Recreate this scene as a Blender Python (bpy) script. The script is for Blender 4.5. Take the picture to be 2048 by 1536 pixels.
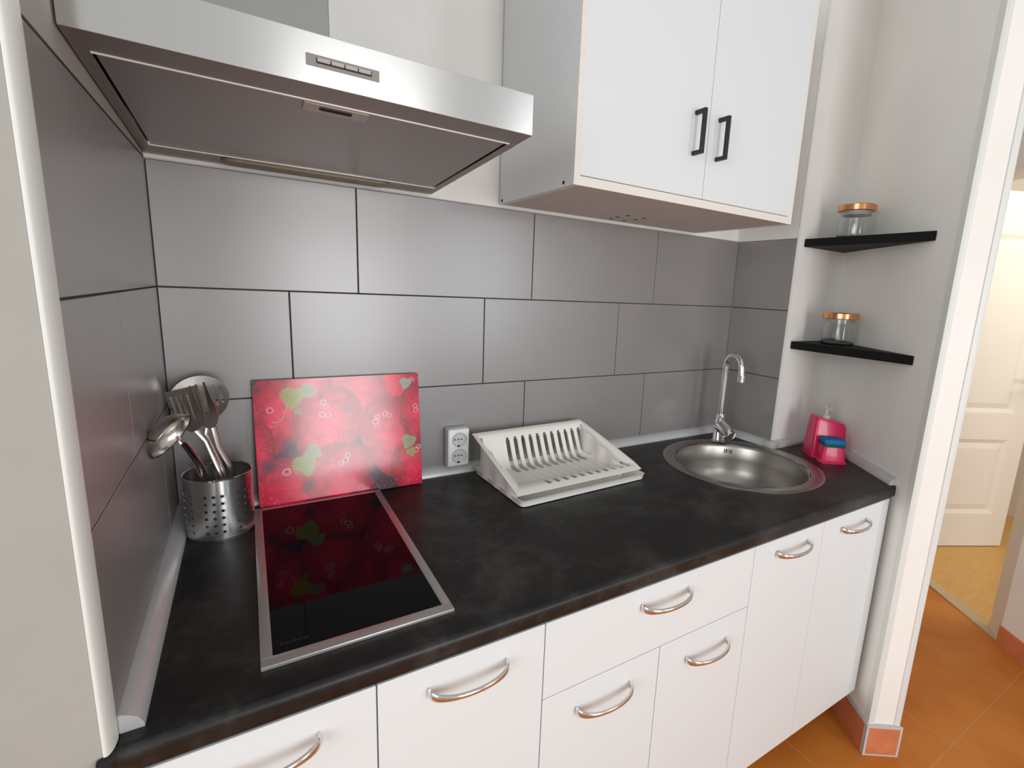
import bpy, bmesh, math, random
import numpy as np
from mathutils import Vector, Matrix
from mathutils.geometry import delaunay_2d_cdt
PI = math.pi
random.seed(4)
for o in list(bpy.data.objects): bpy.data.objects.remove(o)
scene = bpy.context.scene
COL = scene.collection

# ------------------------------------------------------------------ camera, world, light, exposure
# z = 0 is the top of the worktop, the floor is at z = FZ, the tiled back wall is the plane y = 0
FZ = -0.80
cam_d = bpy.data.cameras.new('camera'); cam = bpy.data.objects.new('camera', cam_d); COL.objects.link(cam)
yaw, pit, rol = map(math.radians, (-32.322, -10.6022, 2.8255))
fwd = Vector((math.sin(-yaw)*math.cos(pit), math.cos(-yaw)*math.cos(pit), math.sin(pit)))
rt = fwd.cross(Vector((0, 0, 1))).normalized(); up = rt.cross(fwd)
R_ = math.cos(rol)*rt + math.sin(rol)*up; U_ = -math.sin(rol)*rt + math.cos(rol)*up
cam.matrix_world = Matrix(((R_.x, U_.x, -fwd.x, 0.1396), (R_.y, U_.y, -fwd.y, -1.1832), (R_.z, U_.z, -fwd.z, 0.4841), (0, 0, 0, 1)))
cam_d.sensor_width = 36; cam_d.lens = 985.69/2048*36
cam_d.shift_x = -89.4/2048; cam_d.shift_y = -3.4/2048
cam_d.clip_start = 0.02
scene.camera = cam
scene.view_settings.view_transform = 'Standard'; scene.view_settings.look = 'None'
scene.view_settings.gamma = 1; scene.view_settings.use_curve_mapping = False
scene.view_settings.exposure = 0.08
world = bpy.data.worlds.new('world'); scene.world = world; world.use_nodes = True
world.node_tree.nodes['Background'].inputs[0].default_value = (0.98, 0.99, 1.0, 1)
world.node_tree.nodes['Background'].inputs[1].default_value = 0.49

def area(name, loc, target, w, h, power, col):
    d = bpy.data.lights.new(name, 'AREA'); d.shape = 'RECTANGLE'; d.size = w; d.size_y = h; d.energy = power; d.color = col
    o = bpy.data.objects.new(name, d); COL.objects.link(o); o.location = loc
    o.rotation_euler = (Vector(target)-Vector(loc)).to_track_quat('-Z', 'Y').to_euler()
    return o
# daylight of the tall window behind the viewer and of the window to the right of it
area('window_daylight', (0.76, -3.08, 0.32), (0.76, 0, 0.32), 0.70, 1.30, 25, (0.98, 0.99, 1.0))
area('side_window_daylight', (1.95, -3.05, 0.52), (1.3, 0.0, 0.40), 0.42, 1.10, 11, (0.91, 0.96, 1.0))
area('left_fill_light', (-1.7, -1.75, 0.75), (1.6, -0.3, 0.4), 1.3, 1.3, 26, (0.97, 0.99, 1.0))  # added soft fill for the partition and cabinet side, no window there
area('hall_daylight', (3.2, -1.0, 1.2), (3.3, -0.2, 0.3), 0.8, 0.6, 8, (1.0, 0.95, 0.84))

# ------------------------------------------------------------------ materials
def nmat(name): 
    m = bpy.data.materials.new(name); m.use_nodes = True
    return m, m.node_tree.nodes, m.node_tree.links, m.node_tree.nodes['Principled BSDF']
def mat(name, col, rough=0.5, metal=0.0, coat=0.0, spec=0.5, trans=0.0, ior=1.45, noise=None, bump=None, aniso=None, sss=None):
    """noise=(scale, amount, stretch xyz); bump=(scale, strength, stretch xyz)"""
    m, N, L, b = nmat(name)
    b.inputs['Base Color'].default_value = (*col, 1); b.inputs['Roughness'].default_value = rough
    b.inputs['Metallic'].default_value = metal; b.inputs['Coat Weight'].default_value = coat
    b.inputs['Specular IOR Level'].default_value = spec; b.inputs['Transmission Weight'].default_value = trans
    b.inputs['IOR'].default_value = ior
    tc = N.new('ShaderNodeTexCoord')
    def tex(scale, st):
        mp = N.new('ShaderNodeMapping'); mp.inputs['Scale'].default_value = st
        L.new(tc.outputs['Object'], mp.inputs[0])
        t = N.new('ShaderNodeTexNoise'); t.inputs['Scale'].default_value = scale; t.inputs['Detail'].default_value = 5
        L.new(mp.outputs[0], t.inputs[0]); return t
    if noise:
        t = tex(noise[0], noise[2] if len(noise) > 2 else (1, 1, 1))
        r = N.new('ShaderNodeValToRGB'); k = noise[1]
        r.color_ramp.elements[0].position = 0.3; r.color_ramp.elements[1].position = 0.7
        r.color_ramp.elements[0].color = (*[c*(1-k) for c in col], 1); r.color_ramp.elements[1].color = (*[min(1, c*(1+k)) for c in col], 1)
        L.new(t.outputs['Fac'], r.inputs[0]); L.new(r.outputs[0], b.inputs['Base Color'])
    if bump:
        t = tex(bump[0], bump[2] if len(bump) > 2 else (1, 1, 1))
        bp = N.new('ShaderNodeBump'); bp.inputs['Strength'].default_value = bump[1]; bp.inputs['Distance'].default_value = 0.002
        L.new(t.outputs['Fac'], bp.inputs['Height']); L.new(bp.outputs[0], b.inputs['Normal'])
    if aniso is not None:
        b.inputs['Anisotropic'].default_value = aniso[0]
        tg = N.new('ShaderNodeTangent'); tg.direction_type = 'RADIAL'; tg.axis = aniso[1]
        L.new(tg.outputs[0], b.inputs['Tangent'])
    return m
M = {}
M['plaster'] = mat('white_plaster', (0.84, 0.82, 0.79), 0.85, noise=(6, 0.03), bump=(60, 0.12))
M['plaster_grey'] = mat('partition_plaster', (0.86, 0.845, 0.80), 0.8, noise=(4, 0.03), bump=(40, 0.08))
M['room_paint'] = mat('beige_room_paint', (0.50, 0.485, 0.45), 0.85)
M['bead'] = mat('white_corner_bead', (0.72, 0.74, 0.71), 0.4)
M['plaster_left'] = mat('shaded_left_plaster', (0.37, 0.36, 0.325), 0.85, noise=(6, 0.04), bump=(60, 0.15))  # white plaster darkened: the viewer's shadow is put into the base colour
M['tile'] = mat('grey_wall_tile', (0.235, 0.219, 0.212), 0.33, spec=0.9, ior=1.7, noise=(5, 0.05), bump=(9, 0.02))
M['grout'] = mat('dark_grout', (0.06, 0.055, 0.05), 0.9)
M['grout_light'] = mat('pale_grout', (0.55, 0.53, 0.50), 0.9, bump=(200, 0.4))
M['lacquer'] = mat('white_cabinet_board', (0.735, 0.77, 0.78), 0.35)
M['cream_edge'] = mat('cream_edge_band', (0.78, 0.75, 0.68), 0.4)
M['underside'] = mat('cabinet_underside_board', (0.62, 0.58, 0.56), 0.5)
M['counter'] = None
M['steel'] = mat('brushed_steel', (0.62, 0.61, 0.60), 0.24, 1.0, bump=(500, 0.03, (1, 1, 0.02)), aniso=(0.75, 'X'))
M['steel_front'] = mat('brushed_steel_front', (0.80, 0.79, 0.765), 0.22, 1.0, aniso=(0.9, 'X'))
M['steel_chimney'] = mat('brushed_steel_chimney', (0.56, 0.56, 0.52), 0.3, 0.9, aniso=(0.8, 'Z'))
M['strip'] = mat('bright_edge_strip', (0.8, 0.8, 0.78), 0.35, 0.2)
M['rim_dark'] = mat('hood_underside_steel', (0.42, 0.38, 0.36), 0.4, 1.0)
M['steel_dark'] = mat('satin_steel_filter', (0.46, 0.43, 0.42), 0.38, 1.0, bump=(400, 0.03, (0.02, 1, 1)))
M['steel_sink'] = mat('satin_sink_steel', (0.42, 0.395, 0.365), 0.34, 1.0, bump=(300, 0.02, (1, 1, 0.1)))
M['chrome'] = mat('chrome', (0.80, 0.79, 0.79), 0.07, 1.0)
M['nickel'] = mat('polished_nickel', (0.78, 0.74, 0.72), 0.14, 1.0)
M['utensil'] = mat('utensil_steel', (0.66, 0.63, 0.59), 0.22, 1.0)
M['black_metal'] = mat('matt_black_metal', (0.018, 0.016, 0.016), 0.45)
M['black_board'] = mat('black_shelf_board', (0.006, 0.006, 0.006), 0.6, spec=0.25)
M['glass_black'] = mat('black_ceramic_glass', (0.003, 0.003, 0.004), 0.05, spec=0.18)
M['hob_frame'] = mat('hob_frame_steel', (0.56, 0.53, 0.50), 0.36, 0.75)
M['button_grey'] = mat('grey_push_button', (0.42, 0.39, 0.37), 0.4)
M['panel_grey'] = mat('grey_switch_panel', (0.26, 0.25, 0.23), 0.4)
M['dark'] = mat('dark_gap', (0.012, 0.011, 0.010), 0.7)
M['plastic_white'] = mat('ivory_plastic', (0.88, 0.85, 0.79), 0.38, spec=0.5)
M['tray_plastic'] = mat('tray_ivory_plastic', (0.90, 0.88, 0.83), 0.35)
M['socket'] = mat('white_socket_plastic', (0.82, 0.84, 0.82), 0.3)
M['socket_ring'] = mat('pale_grey_socket_well', (0.60, 0.62, 0.60), 0.4)
M['alu_trim'] = mat('silver_worktop_trim', (0.62, 0.63, 0.63), 0.35, 0.25)
M['pink'] = mat('pink_plastic', (0.68, 0.008, 0.095), 0.28, coat=0.25)
M['sponge_blue'] = mat('blue_sponge', (0.01, 0.17, 0.42), 0.9, bump=(300, 0.6))
M['sponge_green'] = mat('green_scourer', (0.02, 0.13, 0.06), 0.95, bump=(500, 0.8))
M['pump'] = mat('milky_pump_plastic', (0.80, 0.78, 0.74), 0.3, trans=0.35)
M['copper'] = mat('copper_lid', (0.80, 0.36, 0.17), 0.25, 0.9)
M['glass'] = mat('clear_glass', (0.96, 0.98, 0.97), 0.02, trans=1.0, ior=1.45)
M['salmon'] = mat('salmon_skirting_tile', (0.62, 0.20, 0.09), 0.45, noise=(20, 0.12))
M['laminate'] = mat('golden_laminate', (0.66, 0.36, 0.10), 0.4, noise=(12, 0.08, (1, 8, 1)))
M['threshold'] = mat('threshold_strip', (0.55, 0.42, 0.24), 0.4)
M['door_white'] = mat('cream_white_door', (0.86, 0.80, 0.70), 0.4)
M['hall_wall'] = mat('hall_wall_paint', (0.74, 0.68, 0.58), 0.8)
M['lens'] = mat('lamp_cover', (0.24, 0.19, 0.13), 0.35)

def counter_material():
    m, N, L, b = nmat('charcoal_slate_laminate')
    tc = N.new('ShaderNodeTexCoord')
    a = N.new('ShaderNodeTexNoise'); a.inputs['Scale'].default_value = 5; a.inputs['Detail'].default_value = 8; a.inputs['Roughness'].default_value = 0.65; a.inputs['Distortion'].default_value = 0.6
    c = N.new('ShaderNodeTexNoise'); c.inputs['Scale'].default_value = 45; c.inputs['Detail'].default_value = 6
    for t in (a, c): L.new(tc.outputs['Object'], t.inputs[0])
    mx = N.new('ShaderNodeMath'); mx.operation = 'MULTIPLY_ADD'; mx.inputs[1].default_value = 0.25
    L.new(c.outputs['Fac'], mx.inputs[0]); L.new(a.outputs['Fac'], mx.inputs[2])
    r = N.new('ShaderNodeValToRGB'); e = r.color_ramp.elements
    e[0].position = 0.42; e[0].color = (0.004, 0.004, 0.004, 1)
    e[1].position = 0.85; e[1].color = (0.055, 0.053, 0.047, 1)
    k = e.new(0.62); k.color = (0.012, 0.0115, 0.011, 1)
    L.new(mx.outputs[0], r.inputs[0]); L.new(r.outputs[0], b.inputs['Base Color'])
    b.inputs['Roughness'].default_value = 0.42; b.inputs['Specular IOR Level'].default_value = 0.38
    bp = N.new('ShaderNodeBump'); bp.inputs['Strength'].default_value = 0.12; bp.inputs['Distance'].default_value = 0.002
    L.new(c.outputs['Fac'], bp.inputs['Height']); L.new(bp.outputs[0], b.inputs['Normal'])
    return m
M['counter'] = counter_material()

def floor_material():
    m, N, L, b = nmat('terracotta_floor_tile')
    tc = N.new('ShaderNodeTexCoord'); mp = N.new('ShaderNodeMapping')
    mp.inputs['Location'].default_value = (-1.43, 0.777, 0)
    L.new(tc.outputs['Object'], mp.inputs[0])
    br = N.new('ShaderNodeTexBrick'); br.offset = 0; br.squash = 1
    br.inputs['Scale'].default_value = 1; br.inputs['Brick Width'].default_value = 0.44; br.inputs['Row Height'].default_value = 0.44
    br.inputs['Mortar Size'].default_value = 0.0022; br.inputs['Mortar Smooth'].default_value = 0.3
    L.new(mp.outputs[0], br.inputs[0])
    n = N.new('ShaderNodeTexNoise'); n.inputs['Scale'].default_value = 4; n.inputs['Detail'].default_value = 5
    L.new(tc.outputs['Object'], n.inputs[0])
    r = N.new('ShaderNodeValToRGB'); e = r.color_ramp.elements
    e[0].position = 0.32; e[0].color = (0.46, 0.135, 0.018, 1); e[1].position = 0.68; e[1].color = (0.60, 0.21, 0.035, 1)
    L.new(n.outputs['Fac'], r.inputs[0])
    mx = N.new('ShaderNodeMix'); mx.data_type = 'RGBA'
    L.new(br.outputs['Fac'], mx.inputs[0]); L.new(r.outputs[0], mx.inputs[6]); mx.inputs[7].default_value = (0.56, 0.24, 0.09, 1)
    L.new(mx.outputs[2], b.inputs['Base Color']); b.inputs['Roughness'].default_value = 0.5; b.inputs['Specular IOR Level'].default_value = 0.25
    return m
M['floor'] = floor_material()

# ------------------------------------------------------------------ mesh helpers
def bm_obj(name, bm, mats, parent=None, smooth=None, mod=None):
    bmesh.ops.remove_doubles(bm, verts=bm.verts, dist=1e-6)
    bmesh.ops.recalc_face_normals(bm, faces=bm.faces)
    me = bpy.data.meshes.new(name); bm.to_mesh(me); bm.free()
    if not isinstance(mats, (list, tuple)): mats = [mats]
    for m in mats: me.materials.append(M[m] if isinstance(m, str) else m)
    o = bpy.data.objects.new(name, me); COL.objects.link(o)
    if parent is not None: o.parent = parent
    if smooth:
        me.shade_smooth()
        if smooth != True:
            me.set_sharp_from_angle(angle=math.radians(smooth))
    return o
def box(bm, x0, x1, y0, y1, z0, z1, bev=0.0, seg=2, mi=0, mtx=None):
    vs = [bm.verts.new((x, y, z)) for x in (x0, x1) for y in (y0, y1) for z in (z0, z1)]
    fs = [bm.faces.new([vs[i] for i in q]) for q in ((0, 1, 3, 2), (4, 6, 7, 5), (0, 4, 5, 1), (2, 3, 7, 6), (0, 2, 6, 4), (1, 5, 7, 3))]
    for f in fs: f.material_index = mi
    es = list({e for f in fs for e in f.edges})
    allv = set(vs)
    if bev > 0:
        r = bmesh.ops.bevel(bm, geom=es, offset=bev, segments=seg, affect='EDGES', profile=0.5)
        allv = {v for f in r['faces'] for v in f.verts}
        for f in r['faces']: f.material_index = mi
    if mtx is not None:
        bmesh.ops.transform(bm, matrix=mtx, verts=list(allv | {v for v in vs if v.is_valid}))
    return bm
def prism(bm, pts, z0, z1, bev=0, seg=2, vbev=0, mi=0):
    """pts: xy outline extruded in z"""
    a = [bm.verts.new((p[0], p[1], z0)) for p in pts]; b = [bm.verts.new((p[0], p[1], z1)) for p in pts]
    n = len(pts); fs = [bm.faces.new(a[::-1]), bm.faces.new(b)]; sides = []
    for i in range(n): 
        f = bm.faces.new((a[i], a[(i+1) % n], b[(i+1) % n], b[i])); fs.append(f)
        sides.append(bm.edges.get((a[i], b[i])))
    for f in fs: f.material_index = mi
    if vbev: bmesh.ops.bevel(bm, geom=sides, offset=vbev, segments=seg, affect='EDGES', profile=0.5)
    elif bev: bmesh.ops.bevel(bm, geom=list({e for f in fs for e in f.edges}), offset=bev, segments=seg, affect='EDGES', profile=0.5)
    return bm
def frames(path):
    T = []
    for i in range(len(path)):
        a = path[max(i-1, 0)]; b = path[min(i+1, len(path)-1)]
        T.append((b-a).normalized())
    ref = Vector((0, 0, 1)) if abs(T[0].z) < 0.9 else Vector((1, 0, 0))
    n = (ref - T[0]*ref.dot(T[0])).normalized(); out = []
    for t in T:
        n = (n - t*n.dot(t)).normalized(); out.append((t, n, t.cross(n)))
    return out
def tube(bm, path, rad, k=14, sx=1.0, sy=1.0, mi=0, up=None):
    """round or elliptical tube; rad: number, list, or list of (a, b)"""
    path = [Vector(p) for p in path]; fr = frames(path)
    if up is not None:
        up = Vector(up); fr = [(t, (up-t*up.dot(t)).normalized(), t.cross((up-t*up.dot(t)).normalized())) for t, _, _ in fr]
    rings = []
    for i, (p, (t, n, b)) in enumerate(zip(path, fr)):
        r = rad[i] if isinstance(rad, (list, tuple)) else rad
        ra, rb = r if isinstance(r, tuple) else (r*sx, r*sy)
        rings.append([bm.verts.new(p + n*ra*math.cos(2*PI*j/k) + b*rb*math.sin(2*PI*j/k)) for j in range(k)])
    fs = []
    for i in range(len(rings)-1):
        for j in range(k):
            fs.append(bm.faces.new((rings[i][j], rings[i][(j+1) % k], rings[i+1][(j+1) % k], rings[i+1][j])))
    fs.append(bm.faces.new(rings[0][::-1])); fs.append(bm.faces.new(rings[-1]))
    for f in fs: f.material_index = mi
    return bm
def lathe(bm, prof, c=(0, 0, 0), k=64, mtx=None, mi=0, closed=False):
    """prof: (r, z) list"""
    rings = []; new = []
    for r, z in prof:
        if r < 1e-6: v = bm.verts.new((0, 0, z)); rings.append([v]); new.append(v)
        else:
            ring = [bm.verts.new((r*math.cos(2*PI*j/k), r*math.sin(2*PI*j/k), z)) for j in range(k)]; rings.append(ring); new += ring
    pr = list(zip(rings, rings[1:])) + ([(rings[-1], rings[0])] if closed else [])
    for A, B in pr:
        for j in range(k):
            if len(A) == 1 and len(B) == 1: continue
            if len(A) == 1: f = bm.faces.new((A[0], B[j], B[(j+1) % k]))
            elif len(B) == 1: f = bm.faces.new((A[j], A[(j+1) % k], B[0]))
            else: f = bm.faces.new((A[j], A[(j+1) % k], B[(j+1) % k], B[j]))
            f.material_index = mi
    mt = Matrix.Translation(c) if mtx is None else mtx
    bmesh.ops.transform(bm, matrix=mt, verts=new)
    return bm
def arc(cx, cy, r, a0, a1, n):
    return [(cx+r*math.cos(math.radians(a0+(a1-a0)*i/n)), cy+r*math.sin(math.radians(a0+(a1-a0)*i/n))) for i in range(n+1)]
def rrect(x0, x1, y0, y1, r, n=6):
    return arc(x1-r, y1-r, r, 0, 90, n)+arc(x0+r, y1-r, r, 90, 180, n)+arc(x0+r, y0+r, r, 180, 270, n)+arc(x1-r, y0+r, r, 270, 360, n)
def thing(name, label, cat, loc=(0, 0, 0), rotz=0, group=None):
    o = bpy.data.objects.new(name, None); COL.objects.link(o); o.empty_display_size = 0.05
    o.location = loc; o.rotation_euler = (0, 0, rotz)
    return tag(o, label, cat, group)
def tag(o, label, cat, group=None):
    o['label'] = label; o['category'] = cat
    if group: o['group'] = group
    return o
def struct(name, bm, mats, label=None, smooth=None):
    o = bm_obj(name, bm, mats, None, smooth); o['kind'] = 'structure'
    if label: o['label'] = label
    return o
def solidify(o, t, off=0):
    b_ = bmesh.new(); b_.from_mesh(o.data)
    for e_ in b_.edges:
        if len(e_.link_faces) == 1: e_.smooth = False
    b_.to_mesh(o.data); b_.free()
    m = o.modifiers.new('thickness', 'SOLIDIFY'); m.thickness = t; m.offset = off; return o
def bevel_mod(o, w, seg=2):
    m = o.modifiers.new('edge', 'BEVEL'); m.width = w; m.segments = seg; m.limit_method = 'ANGLE'; m.angle_limit = math.radians(40); return o

# ------------------------------------------------------------------ the shell
X1, D1 = 1.612, 0.2225                     # right end of the back wall, depth of the pier
A = Vector((1.884, -0.2225)); B = Vector((1.597, -0.654)); u = (A-B).normalized(); n = Vector((u.y, -u.x))
WT = 0.085; TOP = 2.10
zA, zB, zC = 0.679, 0.4545, 0.232; TW = 0.4413; GAP = 0.0012
bm = bmesh.new(); box(bm, -1.3, 3.6, -3.3, 1.4, FZ-0.05, FZ)
struct('floor', bm, 'floor', 'terracotta tiled floor')

bm = bmesh.new()
box(bm, -0.12, X1+0.3, 0.0065, 0.12, FZ, TOP, mi=0)
box(bm, -0.004, X1, 0.0025, 0.0065, 0.0, zA-0.001, mi=1)
def tile_y(x0, x1, z0, z1):
    box(bm, x0+GAP, x1-GAP, 0.0, 0.005, z0+GAP, z1-GAP, 0.0007, 1, 2)
for (z0, z1, first) in ((zB, zA, 0.3535), (zC, zB, 0.2166), (0.0, zC, 0.3424)):
    xs = [0.0]; x = first
    while x < X1-0.1: xs.append(x); x += TW
    xs.append(X1+0.0005)
    for a, b in zip(xs, xs[1:]): tile_y(a, b, z0, z1)
box(bm, 0.0, X1, 0.0015, 0.0065, zA, zA+0.0022, mi=3)
struct('wall_back', bm, ['plaster', 'grout', 'tile', 'grout_light'], 'white wall with a splashback of large grey tiles')

bm = bmesh.new()
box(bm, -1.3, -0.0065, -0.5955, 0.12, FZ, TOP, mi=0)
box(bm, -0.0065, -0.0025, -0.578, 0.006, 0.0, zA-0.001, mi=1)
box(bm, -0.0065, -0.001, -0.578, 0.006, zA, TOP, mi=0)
def tile_x(y0, y1, z0, z1):
    box(bm, -0.005, 0.0, y0+GAP, y1-GAP, z0+GAP, z1-GAP, 0.0007, 1, 2)
tile_x(-0.5785, 0.0, zB, zA)
tile_x(-0.5785, -0.3425, zC, zB); tile_x(-0.3425, 0.0, zC, zB); tile_x(-0.5785, -0.118, 0, zC); tile_x(-0.118, 0.0, 0, zC)
box(bm, -0.0065, -0.0005, -0.578, 0, zA, zA+0.0025, mi=1)
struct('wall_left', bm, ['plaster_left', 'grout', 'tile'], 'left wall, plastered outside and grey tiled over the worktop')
# rounded bead down the tiled wall's front edge
bm = bmesh.new(); prism(bm, [(-0.010, -0.58), (-0.0085, -0.6)]+[(-0.0065+0.0065*math.sin(math.radians(a)), -0.580-0.0205*math.cos(math.radians(a))) for a in range(0, 91, 10)]+[(0, -0.578), (-0.004, -0.574)], 0.0, TOP)
struct('trim_1', bm, 'bead', 'rounded white bead on the left wall corner', smooth=40)
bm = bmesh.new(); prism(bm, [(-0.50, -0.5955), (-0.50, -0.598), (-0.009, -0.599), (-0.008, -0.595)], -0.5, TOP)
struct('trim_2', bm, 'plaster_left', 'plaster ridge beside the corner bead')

# pier between the tiled wall and the slanting partition
bm = bmesh.new()
box(bm, X1+0.006, 1.905, -D1, 0.12, FZ, TOP, mi=0)
box(bm, X1+0.0025, X1+0.006, -D1+0.003, 0.0, 0, zA, mi=1)
for z0, z1 in ((0, zC), (zC, zB), (zB, zA)):
    box(bm, X1, X1+0.005, -D1+0.004, 0.0, z0+GAP, z1-GAP, 0.0007, 1, 2)
box(bm, X1-0.0005, X1+0.0065, -D1-0.001, -D1+0.004, 0.0, TOP, 0.001, 1, 3)
box(bm, X1, X1+0.008, -D1+0.003, 0.007, zA, TOP, mi=0)
struct('wall_right', bm, ['plaster', 'grout', 'tile', 'bead'], 'short pier with grey tiled inner face')

def P2(p): return (p.x, p.y)
# slanting partition with skirting
bm = bmesh.new()
prism(bm, [P2(B), P2(A+u*1.1), P2(A+u*1.1+n*WT), P2(B+n*WT)], FZ, TOP, mi=0)
struct('wall_partition', bm, 'plaster_grey', 'slanting partition wall carrying the corner shelves')
bm = bmesh.new()
e = 0.010
for c, s in ((B, 1), (B+n*WT, -1)):
    q = c - u*0.002
    prism(bm, [P2(q-n*0.0025*s), P2(q+u*0.020-n*0.0025*s), P2(q+u*0.020+n*0.001*s), P2(q+n*0.014*s+u*0.003), P2(q+n*0.014*s-u*0.0005), P2(q+n*0.004*s-u*0.002)][::s], FZ+0.1, TOP)
struct('trim_3', bm, 'bead', 'corner guards on the partition end')
bm = bmesh.new()
sk = 0.008; zs = FZ+0.10
prism(bm, [P2(B-n*sk-u*sk), P2(B-n*sk+u*0.62), P2(B+u*0.62), P2(B)], FZ, zs-0.004, mi=1)
prism(bm, [P2(B-n*sk-u*sk), P2(B-n*sk+u*0.62), P2(B+u*0.62), P2(B)], zs-0.004, zs, mi=1)
prism(bm, [P2(B-n*sk-u*(sk+0.001)), P2(B-n*sk-u*sk), P2(B+n*(WT+sk)-u*sk), P2(B+n*(WT+sk)-u*(sk+0.001))][::-1], FZ, zs, mi=1)
prism(bm, [P2(B-n*sk-u*sk), P2(B), P2(B+n*WT), P2(B+n*(WT+sk)-u*sk)], FZ, zs-0.0001, mi=1)
prism(bm, [P2(B-n*0.001-u*(sk+0.002)), P2(B-n*0.001-u*sk), P2(B+n*(WT+0.001)-u*sk), P2(B+n*(WT+0.001)-u*(sk+0.002))][::-1], FZ+0.006, zs-0.008, mi=0)
prism(bm, [P2(B-n*(sk+0.0012)+u*0.004), P2(B-n*(sk+0.0012)+u*0.6), P2(B-n*sk+u*0.6), P2(B-n*sk+u*0.004)], FZ, zs-0.008, mi=0)
struct('baseboard_partition', bm, ['salmon', 'grout_light'], 'terracotta skirting tile round the partition foot')

# worktop trim: quarter-round strip on all the walls
def trim_run(bm, p0, p1, inward, ends=(0, 0)):
    p0 = Vector(p0); p1 = Vector(p1); inward = Vector(inward).normalized()
    prof = [(0, 0), (0.021, 0), (0.0205, 0.006), (0.016, 0.014), (0.009, 0.019), (0.003, 0.0215), (0, 0.022)]
    d = (p1-p0).normalized()
    a = [bm.verts.new((*(p0+inward*s+d*s*ends[0]), z)) for s, z in prof]
    b = [bm.verts.new((*(p1+inward*s-d*s*ends[1]), z)) for s, z in prof]
    k = len(prof)
    for i in range(k): bm.faces.new((a[i], a[(i+1) % k], b[(i+1) % k], b[i]))
    bm.faces.new(a[::-1]); bm.faces.new(b)
wy = lambda y: A.x + (y-A.y)*u.x/u.y
bm = bmesh.new()
trim_run(bm, (0.0, 0), (X1, 0), (0, -1), (1, 1))
trim_run(bm, (X1, 0), (X1, -D1-0.001), (-1, 0), (1, 0))
trim_run(bm, (X1, -D1-0.001), (A.x-0.002, -D1-0.001), (0, -1), (-0.2, 1.5))
trim_run(bm, (wy(-D1-0.002), -D1-0.002), (wy(-0.6), -0.6), (-n.x, -n.y), (0.5, 0))
trim_run(bm, (0, -0.574), (0, 0), (1, 0), (0, 1))
box(bm, X1-0.024, X1+0.008, -D1-0.024, -D1+0.012, 0, 0.0235, 0.003, 2)
struct('trim_4', bm, 'alu_trim', 'silver grey sealing strip round the worktop', smooth=35)

# hall beyond the partition
J = Vector((2.585, -0.669)); K = Vector((2.678, -0.612))
bm = bmesh.new()
T0 = J; T1 = J+u*1.6
prism(bm, [P2(T0), P2(T1), P2(T1+n*0.05), P2(T0+n*0.05)][::-1], FZ, FZ+0.006)
struct('trim_5', bm, 'threshold', 'threshold strip between terracotta and laminate')
bm = bmesh.new()
prism(bm, [P2(T0+n*0.05), P2(T1+n*0.05), P2(T1+n*2.6), P2(T0+n*2.6-u*0.8)][::-1], FZ+0.0005, FZ+0.004)
struct('floor_hall', bm, 'laminate', 'golden laminate floor of the next room')
bm = bmesh.new()
prism(bm, [P2(J), P2(K), P2(K+n*0.03), P2(J+n*0.12)][::-1], FZ, TOP, mi=1)
prism(bm, [P2(J), P2(J-u*0.9), P2(J-u*0.9+n*0.12), P2(J+n*0.12)], FZ, TOP, mi=0)
prism(bm, [P2(J), P2(T1), P2(T1+n*0.12), P2(J+n*0.12)][::-1], 1.04, TOP, mi=0)
struct('wall_hall', bm, ['plaster', 'hall_wall'], 'hall wall with the doorway to the next room')
bm = bmesh.new()
prism(bm, [P2(J-n*0.008), P2(J-u*0.9-n*0.008), P2(J-u*0.9), P2(J)], FZ, FZ+0.075)
struct('baseboard_hall', bm, 'salmon', 'terracotta skirting of the hall wall')
# far wall and door leaf
Dp = Vector((3.219, -0.167)); dr = Vector((0.892, -0.452)); dn = Vector((-0.452, -0.892))
bm = bmesh.new()
q0 = Dp-dr*1.2-dn*0.5; q1 = Dp+dr*0.62-dn*0.5
prism(bm, [P2(q0), P2(q1+dr*1.2), P2(q1+dr*1.2-dn*0.08), P2(q0-dn*0.08)][::-1], FZ, TOP)
prism(bm, [P2(q1+dr*0.3), P2(q1+dr*0.3+dn*1.2), P2(q1+dr*0.38+dn*1.2), P2(q1+dr*0.38)], FZ, TOP)
struct('wall_far', bm, 'hall_wall', 'cream wall of the next room')
door = bpy.data.objects.new('door_1', None); COL.objects.link(door); door['kind'] = 'structure'; door['label'] = 'cream white panelled door in the next room'
door.location = (Dp.x, Dp.y, FZ+0.008); door.rotation_euler = (0, 0, math.atan2(dr.y, dr.x))
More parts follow.
